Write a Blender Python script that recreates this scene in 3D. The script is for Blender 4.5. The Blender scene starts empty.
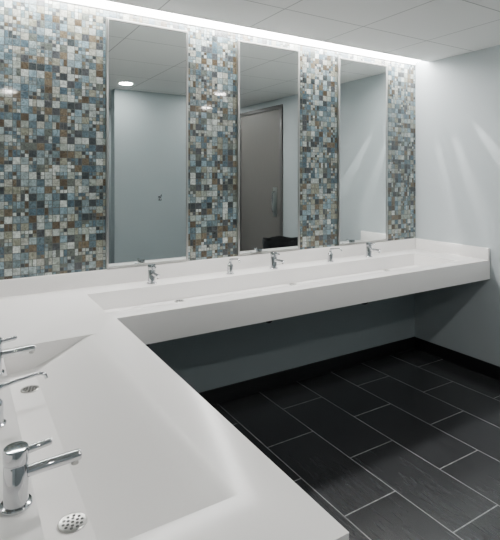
import bpy, bmesh, math
from mathutils import Vector, Matrix
scene=bpy.context.scene
# ---------------- dimensions ----------------
YB=2.75; XR=3.33; XL=-0.20; YR=-1.25; ZC=2.43; CT=0.86; CB=0.72; YF=2.068; XF=0.576; YE=0.615

# ---------------- node helpers ----------------
def newmat(name):
    m=bpy.data.materials.new(name); m.use_nodes=True
    nt=m.node_tree; b=nt.nodes['Principled BSDF']
    return m,nt,b
def simple(name,col,rough=.5,metal=0,emit=0,spec=.5):
    m,nt,b=newmat(name)
    b.inputs['Base Color'].default_value=(*col,1); b.inputs['Roughness'].default_value=rough
    b.inputs['Metallic'].default_value=metal; b.inputs['Specular IOR Level'].default_value=spec
    if emit:
        b.inputs['Emission Color'].default_value=(*col,1); b.inputs['Emission Strength'].default_value=emit
    return m
def N(nt,t,**kw):
    n=nt.nodes.new(t)
    for k,v in kw.items(): setattr(n,k,v)
    return n
def plug(nt,sock,v):
    if isinstance(v,bpy.types.NodeSocket): nt.links.new(v,sock)
    else: sock.default_value=v
def M(nt,op,a,b=0.0,c=0.0):
    n=N(nt,'ShaderNodeMath',operation=op)
    plug(nt,n.inputs[0],a); plug(nt,n.inputs[1],b); plug(nt,n.inputs[2],c)
    return n.outputs[0]
def hexc(h):
    h=h.lstrip('#'); r=[int(h[i:i+2],16)/255 for i in (0,2,4)]
    return tuple((c/12.92 if c<=.04045 else ((c+.055)/1.055)**2.4) for c in r)
def mixc(nt,f,a,b,mode='MIX'):
    n=N(nt,'ShaderNodeMix',data_type='RGBA',blend_type=mode)
    plug(nt,n.inputs[0],f); plug(nt,n.inputs[6],a); plug(nt,n.inputs[7],b)
    return n.outputs[2]

def mat_paint(name,col,rough=.6):
    m,nt,b=newmat(name)
    tc=N(nt,'ShaderNodeTexCoord'); no=N(nt,'ShaderNodeTexNoise'); no.inputs['Scale'].default_value=3
    no.inputs['Detail'].default_value=4
    nt.links.new(tc.outputs['Object'],no.inputs['Vector'])
    c2=tuple(x*.93 for x in col)
    nt.links.new(mixc(nt,no.outputs['Fac'],(*col,1),(*c2,1)),b.inputs['Base Color'])
    b.inputs['Roughness'].default_value=rough
    mp=N(nt,'ShaderNodeMapping'); mp.inputs['Scale'].default_value=(60,60,220)
    nt.links.new(tc.outputs['Object'],mp.inputs['Vector'])
    n2=N(nt,'ShaderNodeTexNoise'); n2.inputs['Scale'].default_value=1; n2.inputs['Detail'].default_value=3
    nt.links.new(mp.outputs[0],n2.inputs['Vector'])
    bp=N(nt,'ShaderNodeBump'); bp.inputs['Strength'].default_value=.12; bp.inputs['Distance'].default_value=.002
    nt.links.new(n2.outputs['Fac'],bp.inputs['Height']); nt.links.new(bp.outputs[0],b.inputs['Normal'])
    return m
def mat_mosaic():
    m,nt,b=newmat('mosaic_glass')
    tc=N(nt,'ShaderNodeTexCoord'); s=N(nt,'ShaderNodeSeparateXYZ'); nt.links.new(tc.outputs['Object'],s.inputs[0])
    mod=0.0385
    u=M(nt,'DIVIDE',M(nt,'ADD',s.outputs['X'],s.outputs['Y']),mod); v=M(nt,'DIVIDE',s.outputs['Z'],mod)
    def cell(a,bb,w):
        c=N(nt,'ShaderNodeCombineXYZ'); nt.links.new(a,c.inputs[0]); nt.links.new(bb,c.inputs[1]); c.inputs[2].default_value=w
        wn=N(nt,'ShaderNodeTexWhiteNoise',noise_dimensions='3D'); nt.links.new(c.outputs[0],wn.inputs['Vector'])
        return wn
    w1=cell(M(nt,'FLOOR',u),M(nt,'FLOOR',v),1.5)
    r=N(nt,'ShaderNodeSeparateColor'); nt.links.new(w1.outputs['Color'],r.inputs[0])
    su=M(nt,'ADD',M(nt,'LESS_THAN',r.outputs[0],.40),1.0)
    sv=M(nt,'ADD',M(nt,'LESS_THAN',r.outputs[0],.30),1.0)
    u2=M(nt,'MULTIPLY',u,su); v2=M(nt,'MULTIPLY',v,sv)
    w2=cell(M(nt,'ADD',M(nt,'FLOOR',u2),M(nt,'MULTIPLY',su,91.7)),M(nt,'FLOOR',v2),7.5)
    sc=N(nt,'ShaderNodeSeparateColor'); nt.links.new(w2.outputs['Color'],sc.inputs[0])
    ramp=N(nt,'ShaderNodeValToRGB'); ramp.color_ramp.interpolation='CONSTANT'
    cols=['#a3aca8','#75858a','#56686f','#43474a','#868778','#bcc3be','#685f4e','#7a929b','#343b3d','#939c93','#627478','#4f4536','#8a9a9b','#4a5e68','#9c9f95','#5b625c']
    e=ramp.color_ramp.elements
    for i,h in enumerate(cols):
        p=i/len(cols)
        if i<2: el=e[i]; el.position=p
        else: el=e.new(p)
        el.color=(*hexc(h),1)
    nt.links.new(sc.outputs[0],ramp.inputs[0])
    no=N(nt,'ShaderNodeTexNoise'); no.inputs['Scale'].default_value=55; no.inputs['Detail'].default_value=4; no.inputs['Distortion'].default_value=1.2
    nt.links.new(tc.outputs['Object'],no.inputs['Vector'])
    mr=N(nt,'ShaderNodeMapRange'); mr.inputs['From Min'].default_value=.3; mr.inputs['From Max'].default_value=.7
    mr.inputs['To Min'].default_value=.5; mr.inputs['To Max'].default_value=1.3
    nt.links.new(no.outputs['Fac'],mr.inputs['Value'])
    vm=N(nt,'ShaderNodeVectorMath',operation='SCALE'); nt.links.new(ramp.outputs[0],vm.inputs[0]); nt.links.new(mr.outputs[0],vm.inputs['Scale'])
    def edge(a,ss):
        f=M(nt,'FRACT',a); d=M(nt,'MINIMUM',f,M(nt,'SUBTRACT',1.0,f))
        return M(nt,'DIVIDE',d,ss)
    d=M(nt,'MINIMUM',edge(u2,su),edge(v2,sv))
    mask=M(nt,'GREATER_THAN',d,.04)
    nt.links.new(mixc(nt,mask,(*hexc('#464945'),1),vm.outputs[0]),b.inputs['Base Color'])
    nt.links.new(M(nt,'SUBTRACT',.75,M(nt,'MULTIPLY',mask,.65)),b.inputs['Roughness'])
    nt.links.new(M(nt,'MULTIPLY',mask,.8),b.inputs['Coat Weight']); b.inputs['Coat Roughness'].default_value=.05
    bp=N(nt,'ShaderNodeBump'); bp.inputs['Strength'].default_value=.8; bp.inputs['Distance'].default_value=.0025
    h=M(nt,'ADD',mask,M(nt,'ADD',M(nt,'MULTIPLY',sc.outputs[1],.5),M(nt,'MULTIPLY',no.outputs['Fac'],1.4)))
    nt.links.new(h,bp.inputs['Height']); nt.links.new(bp.outputs[0],b.inputs['Normal'])
    return m
def mat_floor():
    m,nt,b=newmat('slate_tile_floor')
    tc=N(nt,'ShaderNodeTexCoord'); s=N(nt,'ShaderNodeSeparateXYZ'); nt.links.new(tc.outputs['Object'],s.inputs[0])
    c=N(nt,'ShaderNodeCombineXYZ')
    nt.links.new(M(nt,'ADD',s.outputs['Y'],-1.853+.305+6.1),c.inputs[0])
    nt.links.new(M(nt,'ADD',s.outputs['X'],-1.741+.32*20),c.inputs[1])
    br=N(nt,'ShaderNodeTexBrick'); nt.links.new(c.outputs[0],br.inputs['Vector'])
    br.offset=.5; br.offset_frequency=2
    I=br.inputs; I['Scale'].default_value=1; I['Brick Width'].default_value=.61; I['Row Height'].default_value=.32
    I['Mortar Size'].default_value=.0028; I['Mortar Smooth'].default_value=.1; I['Bias'].default_value=0
    I['Color1'].default_value=(*hexc('#2b2c2e'),1); I['Color2'].default_value=(*hexc('#353638'),1); I['Mortar'].default_value=(*hexc('#838586'),1)
    mp=N(nt,'ShaderNodeMapping'); mp.inputs['Scale'].default_value=(45,5,1); nt.links.new(tc.outputs['Object'],mp.inputs['Vector'])
    no=N(nt,'ShaderNodeTexNoise'); no.inputs['Scale'].default_value=1; no.inputs['Detail'].default_value=6; nt.links.new(mp.outputs[0],no.inputs['Vector'])
    mr=N(nt,'ShaderNodeMapRange'); mr.inputs['From Min'].default_value=.3; mr.inputs['From Max'].default_value=.7
    mr.inputs['To Min'].default_value=.75; mr.inputs['To Max'].default_value=1.25; nt.links.new(no.outputs['Fac'],mr.inputs['Value'])
    vm=N(nt,'ShaderNodeVectorMath',operation='SCALE'); nt.links.new(br.outputs['Color'],vm.inputs[0]); nt.links.new(mr.outputs[0],vm.inputs['Scale'])
    nt.links.new(vm.outputs[0],b.inputs['Base Color']); b.inputs['Roughness'].default_value=.24
    b.inputs['Specular IOR Level'].default_value=.65
    bp=N(nt,'ShaderNodeBump'); bp.inputs['Strength'].default_value=.15; bp.inputs['Distance'].default_value=.0012
    nt.links.new(M(nt,'SUBTRACT',M(nt,'MULTIPLY',no.outputs['Fac'],.3),br.outputs['Fac']),bp.inputs['Height']); nt.links.new(bp.outputs[0],b.inputs['Normal'])
    return m
def mat_ceiling():
    m,nt,b=newmat('acoustic_ceiling')
    tc=N(nt,'ShaderNodeTexCoord'); s=N(nt,'ShaderNodeSeparateXYZ'); nt.links.new(tc.outputs['Object'],s.inputs[0])
    c=N(nt,'ShaderNodeCombineXYZ')
    nt.links.new(M(nt,'ADD',s.outputs['X'],12.2-.35),c.inputs[0]); nt.links.new(M(nt,'ADD',s.outputs['Y'],12.2-2.34+.14),c.inputs[1])
    br=N(nt,'ShaderNodeTexBrick'); nt.links.new(c.outputs[0],br.inputs['Vector']); br.offset=0
    I=br.inputs; I['Scale'].default_value=1; I['Brick Width'].default_value=.61; I['Row Height'].default_value=.61
    I['Mortar Size'].default_value=.004; I['Mortar Smooth'].default_value=.2
    w=(*hexc('#e2e3e2'),1); I['Color1'].default_value=w; I['Color2'].default_value=w; I['Mortar'].default_value=(*hexc('#a2a4a4'),1)
    nt.links.new(br.outputs['Color'],b.inputs['Base Color']); b.inputs['Roughness'].default_value=.9
    no=N(nt,'ShaderNodeTexNoise'); no.inputs['Scale'].default_value=180; nt.links.new(tc.outputs['Object'],no.inputs['Vector'])
    bp=N(nt,'ShaderNodeBump'); bp.inputs['Strength'].default_value=.2; bp.inputs['Distance'].default_value=.002
    nt.links.new(M(nt,'SUBTRACT',no.outputs['Fac'],br.outputs['Fac']),bp.inputs['Height']); nt.links.new(bp.outputs[0],b.inputs['Normal'])
    return m
def mat_counter():
    m,nt,b=newmat('white_solid_surface')
    tc=N(nt,'ShaderNodeTexCoord'); no=N(nt,'ShaderNodeTexNoise'); no.inputs['Scale'].default_value=400
    nt.links.new(tc.outputs['Object'],no.inputs['Vector'])
    nt.links.new(mixc(nt,no.outputs['Fac'],(*hexc('#f2f0ee'),1),(*hexc('#e9e7e5'),1)),b.inputs['Base Color'])
    b.inputs['Roughness'].default_value=.2
    return m
def mat_speck(name,col,rough,metal):
    m,nt,b=newmat(name)
    tc=N(nt,'ShaderNodeTexCoord'); mp=N(nt,'ShaderNodeMapping'); mp.inputs['Scale'].default_value=(300,300,8); nt.links.new(tc.outputs['Object'],mp.inputs['Vector'])
    no=N(nt,'ShaderNodeTexNoise'); no.inputs['Scale'].default_value=1; nt.links.new(mp.outputs[0],no.inputs['Vector'])
    nt.links.new(mixc(nt,no.outputs['Fac'],(*col,1),(*[c*.8 for c in col],1)),b.inputs['Base Color'])
    b.inputs['Roughness'].default_value=rough; b.inputs['Metallic'].default_value=metal
    return m

PAINT=mat_paint('blue_grey_paint',hexc('#9ba5a8'))
PAINTR=mat_paint('blue_grey_vinyl',hexc('#b4bcbf'))
MOS=mat_mosaic(); FLOOR=mat_floor(); CEIL=mat_ceiling(); SOLID=mat_counter()
CHROME=simple('chrome',(.60,.61,.63),.07,1)
STEEL=mat_speck('brushed_steel',(.50,.50,.48),.28,1)
MIRROR=simple('mirror_glass',(.80,.84,.83),.0,1)
BLACK=simple('black_rubber_hole_shade',(.012,.012,.013),.4)
BASE=simple('black_tile_base',hexc('#1d1e1f'),.35)
WHITEM=simple('white_metal_trim',(.8,.8,.8),.4)
DOOR=mat_speck('grey_door_laminate',hexc('#6f6c69'),.5,0)
FRAME=simple('door_frame_paint',hexc('#555453'),.45)
LENS=simple('led_lens',(1,.985,.965),.5,0,54)
LAMP=simple('downlight_lens',(1,.975,.94),.5,0,255)
BAG=simple('black_bin_liner',(.01,.01,.012),.25)
PLASTIC=simple('grey_bin_plastic',(.12,.12,.13),.45)

# ---------------- mesh builder ----------------
class B:
    def __init__(s,name): s.name=name; s.bm=bmesh.new(); s.mats=[]
    def mi(s,m):
        if m not in s.mats: s.mats.append(m)
        return s.mats.index(m)
    def box(s,a,b,m,bev=0):
        r=bmesh.ops.create_cube(s.bm,size=1)
        for v in r['verts']:
            v.co=Vector([(a[i]+b[i])/2+v.co[i]*(b[i]-a[i]) for i in range(3)])
        fs=set(f for v in r['verts'] for f in v.link_faces)
        for f in fs: f.material_index=s.mi(m)
        if bev:
            es=list(set(e for v in r['verts'] for e in v.link_edges))
            rr=bmesh.ops.bevel(s.bm,geom=es,offset=bev,segments=2,affect='EDGES',profile=.5)
            for f in rr['faces']: f.material_index=s.mi(m)
    def tube(s,pts,rad,m,seg=28,axis=None,cap=True):
        pts=[Vector(p) for p in pts]; n=len(pts); rings=[]
        if not hasattr(rad,'__len__'): rad=[rad]*n
        prev=None
        for i,p in enumerate(pts):
            if axis: t=Vector(axis).normalized()
            else:
                t=(pts[min(i+1,n-1)]-pts[max(i-1,0)]).normalized()
            if prev is None:
                up=Vector((0,0,1)) if abs(t.z)<.9 else Vector((1,0,0))
                x=t.cross(up).normalized()
            else: x=(prev-t*prev.dot(t)).normalized()
            prev=x; y=t.cross(x)
            rings.append([s.bm.verts.new(p+(x*math.cos(2*math.pi*k/seg)+y*math.sin(2*math.pi*k/seg))*rad[i]) for k in range(seg)])
        k=s.mi(m)
        for i in range(n-1):
            for j in range(seg):
                f=s.bm.faces.new((rings[i][j],rings[i][(j+1)%seg],rings[i+1][(j+1)%seg],rings[i+1][j])); f.material_index=k
        if cap:
            f=s.bm.faces.new(rings[0][::-1]); f.material_index=k
            f=s.bm.faces.new(rings[-1]); f.material_index=k
    def rev(s,base,prof,m,axis=(0,0,1),seg=32,cap=True):
        a=Vector(axis).normalized(); b=Vector(base)
        s.tube([b+a*h for r,h in prof],[r for r,h in prof],m,seg,axis=axis,cap=cap)
    def done(s,loc=(0,0,0),rotz=0,smooth=True,ang=35):
        bmesh.ops.recalc_face_normals(s.bm,faces=s.bm.faces[:])
        me=bpy.data.meshes.new(s.name); s.bm.to_mesh(me); s.bm.free()
        for m in s.mats: me.materials.append(m)
        if smooth:
            for p in me.polygons: p.use_smooth=True
            me.set_sharp_from_angle(angle=math.radians(ang))
        o=bpy.data.objects.new(s.name,me); scene.collection.objects.link(o)
        o.location=loc; o.rotation_euler=(0,0,rotz)
        return o
def boxobj(name,a,b,m,bev=0):
    x=B(name); x.box(a,b,m,bev); return x.done(smooth=False)

# ---------------- room shell ----------------
boxobj('floor',(XL-.1,YR-.1,-.1),(XR+.1,YB+.1,0),FLOOR)
boxobj('ceiling',(XL-.1,YR-.1,ZC),(XR+.1,2.60,ZC+.1),CEIL)
boxobj('wall_back',(XL-.1,YB,0),(XR+.1,YB+.1,ZC+.1),PAINT)
boxobj('wall_right',(XR,YR-.1,0),(XR+.1,YB,ZC+.1),PAINTR)
boxobj('wall_left',(XL-.1,YR,0),(XL,YB,ZC+.1),PAINT)
boxobj('wall_front',(XL-.1,YR-.1,0),(XR,YR,ZC+.1),PAINT)
boxobj('wall_partition',(1.42,.13,0),(2.42,.27,ZC),PAINT)
boxobj('mosaic_tile_panel',(XL+.01,YB-.010,.90),(XR,YB,ZC),MOS)
boxobj('mosaic_tile_panel',(XL,YE,.90),(XL+.010,YB,ZC),MOS)  # unseen left-wall panel, added to give the chrome darker reflections
boxobj('baseboard_back',(XL,YB-.012,0),(XR-.012,YB,.10),BASE,.002)
b=B('baseboard_right'); b.box((XR-.012,.77,0),(XR,YB,.10),BASE,.002); b.done(smooth=False)
boxobj('baseboard_partition',(1.42,.27,0),(2.42,.282,.10),BASE,.002)

# linear slot light above mosaic
b=B('linear_light_fixture')
b.box((XL,2.735,ZC+.001),(XR,YB,ZC+.045),WHITEM)
b.box((XL,2.600,ZC+.001),(XR,2.606,ZC+.045),WHITEM)
b.box((XL,2.606,ZC+.03),(XR,2.735,ZC+.045),LENS)
b.box((XL,2.600,ZC+.046),(XR,YB,ZC+.09),WHITEM)
b.done(smooth=False)

# added spots, no real fixture; they imitate mirror-reflected streaks on the right wall
for i,(ty,tz,pw) in enumerate([(2.42,1.25,190),(2.17,1.30,230),(1.84,1.42,290)]):
    li=bpy.data.lights.new('added_streak_spot','SPOT'); li.energy=pw; li.spot_size=math.radians(6); li.spot_blend=.5
    li.shadow_soft_size=.005; li.color=(1,.985,.96)
    lo_=bpy.data.objects.new('added_streak_spot',li); scene.collection.objects.link(lo_)
    p=Vector((XR-.08,2.66-.012*i,ZC+.012)); lo_.location=p
    d=Vector((XR,ty,tz))-p; lo_.rotation_euler=d.to_track_quat('-Z','Y').to_euler()

for (x,y) in [(1.44,.62),(2.55,.62),(.45,-.45),(2.9,-.45),(1.9,-.6)]:
    b=B('recessed_downlight')
    b.rev((0,0,0),[(.062,-.001),(.085,-.004),(.088,-.001),(.088,.0)],WHITEM,cap=False)
    b.rev((0,0,0),[(.064,-.003),(.064,-.0005)],LAMP)
    b.done((x,y,ZC))

# ---------------- countertop ----------------
def prism(name,prof,axis,lo,hi):
    bm=bmesh.new(); A=[];C=[]
    for (p,z) in prof:
        if axis=='x': A.append(bm.verts.new((lo,p,z))); C.append(bm.verts.new((hi,p,z)))
        else: A.append(bm.verts.new((p,lo,z))); C.append(bm.verts.new((p,hi,z)))
    n=len(prof)
    bm.faces.new(A); bm.faces.new(C[::-1])
    for i in range(n): bm.faces.new((A[i],C[i],C[(i+1)%n],A[(i+1)%n]))
    bmesh.ops.recalc_face_normals(bm,faces=bm.faces[:])
    me=bpy.data.meshes.new(name); bm.to_mesh(me); bm.free()
    o=bpy.data.objects.new(name,me); scene.collection.objects.link(o); return o
bm=bmesh.new()
pl=[(XL+.011,YE),(XF,YE),(XF,YF),(XR-.001,YF),(XR-.001,YB-.011),(XL+.011,YB-.011)]
lo=[bm.verts.new((x,y,CB)) for x,y in pl]; hi=[bm.verts.new((x,y,CT)) for x,y in pl]
bm.faces.new(lo[::-1]); bm.faces.new(hi)
for i in range(6): bm.faces.new((lo[i],lo[(i+1)%6],hi[(i+1)%6],hi[i]))
bmesh.ops.recalc_face_normals(bm,faces=bm.faces[:])
me=bpy.data.meshes.new('vanity_countertop'); bm.to_mesh(me); bm.free(); me.materials.append(SOLID)
ct=bpy.data.objects.new('vanity_countertop',me); scene.collection.objects.link(ct)
ZT=CT+.1; k=(ZT-CT)
cA=prism('cutA',[(2.155,CT+.0004),(2.175,.8575),(2.20,.852),(2.23,.843),(2.47,.768),(2.565,.765),(2.567,ZT),(2.155,ZT)],'x',.56,3.10)
cB=prism('cutB',[(.465,CT+.0004),(.435,.857),(.410,.850),(.385,.840),(.225,.770),(.122,.767),(.120,ZT),(.465,ZT)],'y',.80,1.91)
for c in (cA,cB):
    md=ct.modifiers.new('cut','BOOLEAN'); md.operation='DIFFERENCE'; md.object=c; md.solver='EXACT'
md=ct.modifiers.new('bev','BEVEL'); md.width=.005; md.segments=3; md.limit_method='ANGLE'; md.angle_limit=math.radians(20)
dg=bpy.context.evaluated_depsgraph_get(); dg.update()
me2=bpy.data.meshes.new_from_object(ct.evaluated_get(dg))
ct.modifiers.clear(); ct.data=me2
for c in (cA,cB): bpy.data.objects.remove(c)
bm=bmesh.new(); bm.from_mesh(me2)
hb=B('tmp'); hb.bm.free(); hb.bm=bm; hb.mats=[SOLID]
hb.box((XL+.011,YB-.031,CT-.002),(XR-.001,YB-.011,.948),SOLID,.003)
hb.box((XR-.021,YF,CT-.002),(XR-.001,YB-.031,.948),SOLID,.003)
hb.box((XL+.011,YE,CT-.002),(XL+.031,YB-.031,.948),SOLID,.003)
bm.to_mesh(me2); bm.free()
for p in me2.polygons: p.use_smooth=True
me2.set_sharp_from_angle(angle=math.radians(32))
me2.materials.clear(); me2.materials.append(SOLID)

# ---------------- mirrors ----------------
for (x0,x1) in [(.700,1.203),(1.560,2.070),(2.440,2.965)]:
    b=B('framed_wall_mirror'); z0,z1=.952,2.380; w=.013; yb=YB-.011; yf=YB-.034
    b.box((x0,yf,z0),(x0+w,yb,z1),STEEL,.002); b.box((x1-w,yf,z0),(x1,yb,z1),STEEL,.002)
    b.box((x0+w,yf,z0),(x1-w,yb,z0+w),STEEL,.002); b.box((x0+w,yf,z1-w),(x1-w,yb,z1),STEEL,.002)
    b.box((x0+w,yf+.005,z0+w),(x1-w,yb,z1-w),MIRROR)
    b.done(smooth=False)

# ---------------- faucets: local +X = spout direction ----------------
def faucet(x,y,rot):
    b=B('basin_faucet')
    b.rev((0,0,0),[(.028,0),(.029,.002),(.029,.005),(.0275,.007),(.0225,.008),(.0218,.012),(.0218,.078),(.0205,.080),(.0205,.083),(.0225,.085),(.0225,.106),(.021,.110),(.012,.1115)],CHROME)
    b.tube([(.012,0,.058),(.05,0,.060),(.114,0,.062),(.117,0,.062)],[.0105,.0105,.0105,.009],CHROME)
    b.rev((.106,0,.055),[(.0075,0),(.0078,-.008),(.006,-.009)],STEEL)
    b.tube([(.010,0,.098),(.03,0,.1005),(.060,0,.104),(.063,0,.1043)],[.0075,.007,.0065,.005],CHROME,seg=16)
    return b.done((x,y,CT+.0002),rot)
def dispenser(x,y,rot):
    b=B('soap_dispenser')
    b.rev((0,0,0),[(.025,0),(.026,.002),(.026,.005),(.020,.007),(.0195,.010),(.0195,.050),(.018,.058),(.012,.064),(.009,.068),(.008,.080)],CHROME)
    pts=[(0,0,.074),(.0,0,.082),(.006,0,.090),(.018,0,.094),(.05,0,.100),(.095,0,.107),(.108,0,.107),(.116,0,.101),(.119,0,.092)]
    b.tube(pts,[.008,.0085,.008,.0065,.0052,.0048,.0048,.0046,.0045],CHROME,seg=16)
    return b.done((x,y,CT+.0002),rot)
R=-math.pi/2
for x in (.935,1.785,2.665): faucet(x,2.63,R)
for x in (1.452,2.280): dispenser(x,2.63,R)
for y in (.99,1.68): faucet(.087,y,0)
dispenser(.07,1.335,0)

# ---------------- drains ----------------
def drain(x,y,z):
    b=B('sink_drain')
    b.rev((0,0,0),[(.029,0),(.029,.0015),(.027,.003),(.024,.0022),(.001,.0020)],STEEL,seg=36)
    for (rr,n,o) in ((.0185,10,0),(.0105,6,.3),(0,1,0)):
        for i in range(n):
            a=2*math.pi*i/n+o
            b.rev((rr*math.cos(a),rr*math.sin(a),.0018),[(.0034,0),(.0034,.0008)],BLACK,seg=12)  # black discs stand in for the shade inside the grille holes
    b.done((x,y,z))
for x in (1.06,1.86,2.74): drain(x,2.515,.7668)
for y in (1.018,1.73): drain(.194,y,.7696)
# drain traps below the counter
for x in (.83,1.60,2.40):
    b=B('drain_trap')
    pts=[(0,0,-.002),(0,0,-.09)]
    for i in range(1,9):
        a=math.pi*i/8; pts.append((0,.035-.035*math.cos(a),-.09-.035*math.sin(a)))
    pts+=[(0,.07,-.06)]
    for i in range(1,5):
        a=math.pi/2*i/4; pts.append((0,.07+.03*(1-math.cos(a)),-.06+.03*math.sin(a)))
    pts.append((0,.359,-.03))
    b.tube(pts,.014,BLACK,seg=16)
    b.rev((0,0,-.075),[(.018,0),(.020,.003),(.020,.018),(.018,.02)],BLACK)
    b.rev((0,.360,-.03),[(.034,-.004),(.034,.0)],CHROME,axis=(0,1,0))
    b.done((x,2.385,CB-.001))

# ---------------- door in the right wall (seen in mirror) ----------------
b=B('door_1'); y0,y1=-.25,.69; zt=2.30; f=.05
b.box((XR-.022,y0-f,0),(XR-.001,y0,zt+f),FRAME,.002); b.box((XR-.022,y1,0),(XR-.001,y1+f,zt+f),FRAME,.002)
b.box((XR-.022,y0,zt),(XR-.001,y1,zt+f),FRAME,.002)
b.box((XR-.012,y0+.004,.008),(XR-.001,y1-.004,zt-.004),DOOR)
b.box((XR-.015,y1-.15,.98),(XR-.012,y1-.06,1.34),STEEL,.001)
b.tube([(XR-.014,y1-.105,1.03),(XR-.05,y1-.105,1.04),(XR-.055,y1-.105,1.06),(XR-.055,y1-.105,1.26),(XR-.05,y1-.105,1.28),(XR-.014,y1-.105,1.29)],.009,CHROME,seg=14)
b.box((XR-.014,y0+.01,.05),(XR-.0121,y1-.01,.28),STEEL)
b.done()

# coat hook on partition
b=B('coat_hook')
b.box((-.02,0,-.03),(.02,.006,.03),CHROME,.002)
b.tube([(0,.005,.01),(0,.03,.008),(0,.05,.02),(0,.055,.04)],[.006,.005,.005,.007],CHROME,seg=12)
b.tube([(0,.005,-.01),(0,.02,-.03),(0,.035,-.03),(0,.045,-.012)],[.006,.005,.005,.006],CHROME,seg=12)
b.done((1.936,.27,1.23))

# trash can with liner
b=B('trash_can')
b.rev((0,0,0),[(.165,0),(.17,.005),(.205,.70),(.212,.705),(.212,.725),(.20,.727),(.197,.70)],PLASTIC,seg=40,cap=False)
b.rev((0,0,.003),[(.16,0),(.16,.004)],PLASTIC)
seg=48; prof=[(.208,.62),(.216,.66),(.220,.74),(.214,.775),(.200,.772),(.190,.70),(.17,.40)]
rings=[]
for (r,z) in prof:
    rings.append([b.bm.verts.new(((r+.004*math.sin(7*t)+.003*math.sin(13*t+z*20))*math.cos(t),(r+.004*math.sin(7*t)+.003*math.sin(13*t+z*20))*math.sin(t),z+.008*math.sin(5*t+1))) for t in [2*math.pi*j/seg for j in range(seg)]])
kk=b.mi(BAG)
for i in range(len(prof)-1):
    for j in range(seg):
        ff=b.bm.faces.new((rings[i][j],rings[i][(j+1)%seg],rings[i+1][(j+1)%seg],rings[i+1][j])); ff.material_index=kk
ff=b.bm.faces.new(rings[-1]); ff.material_index=kk
b.done((3.07,1.09,0.001))

# ---------------- world ----------------
w=bpy.data.worlds.new('world'); scene.world=w; w.use_nodes=True
w.node_tree.nodes['Background'].inputs[0].default_value=(.6,.7,.75,1); w.node_tree.nodes['Background'].inputs[1].default_value=.3

# ---------------- camera ----------------
cam=bpy.data.cameras.new('camera'); co=bpy.data.objects.new('camera',cam); scene.collection.objects.link(co)
cam.sensor_fit='HORIZONTAL'; cam.sensor_width=36; cam.lens=474*36/500
cam.shift_y=-94/500; cam.clip_start=.01
co.location=(0,0,1.48); co.rotation_euler=(math.pi/2,0,-math.radians(31.3))
scene.camera=co
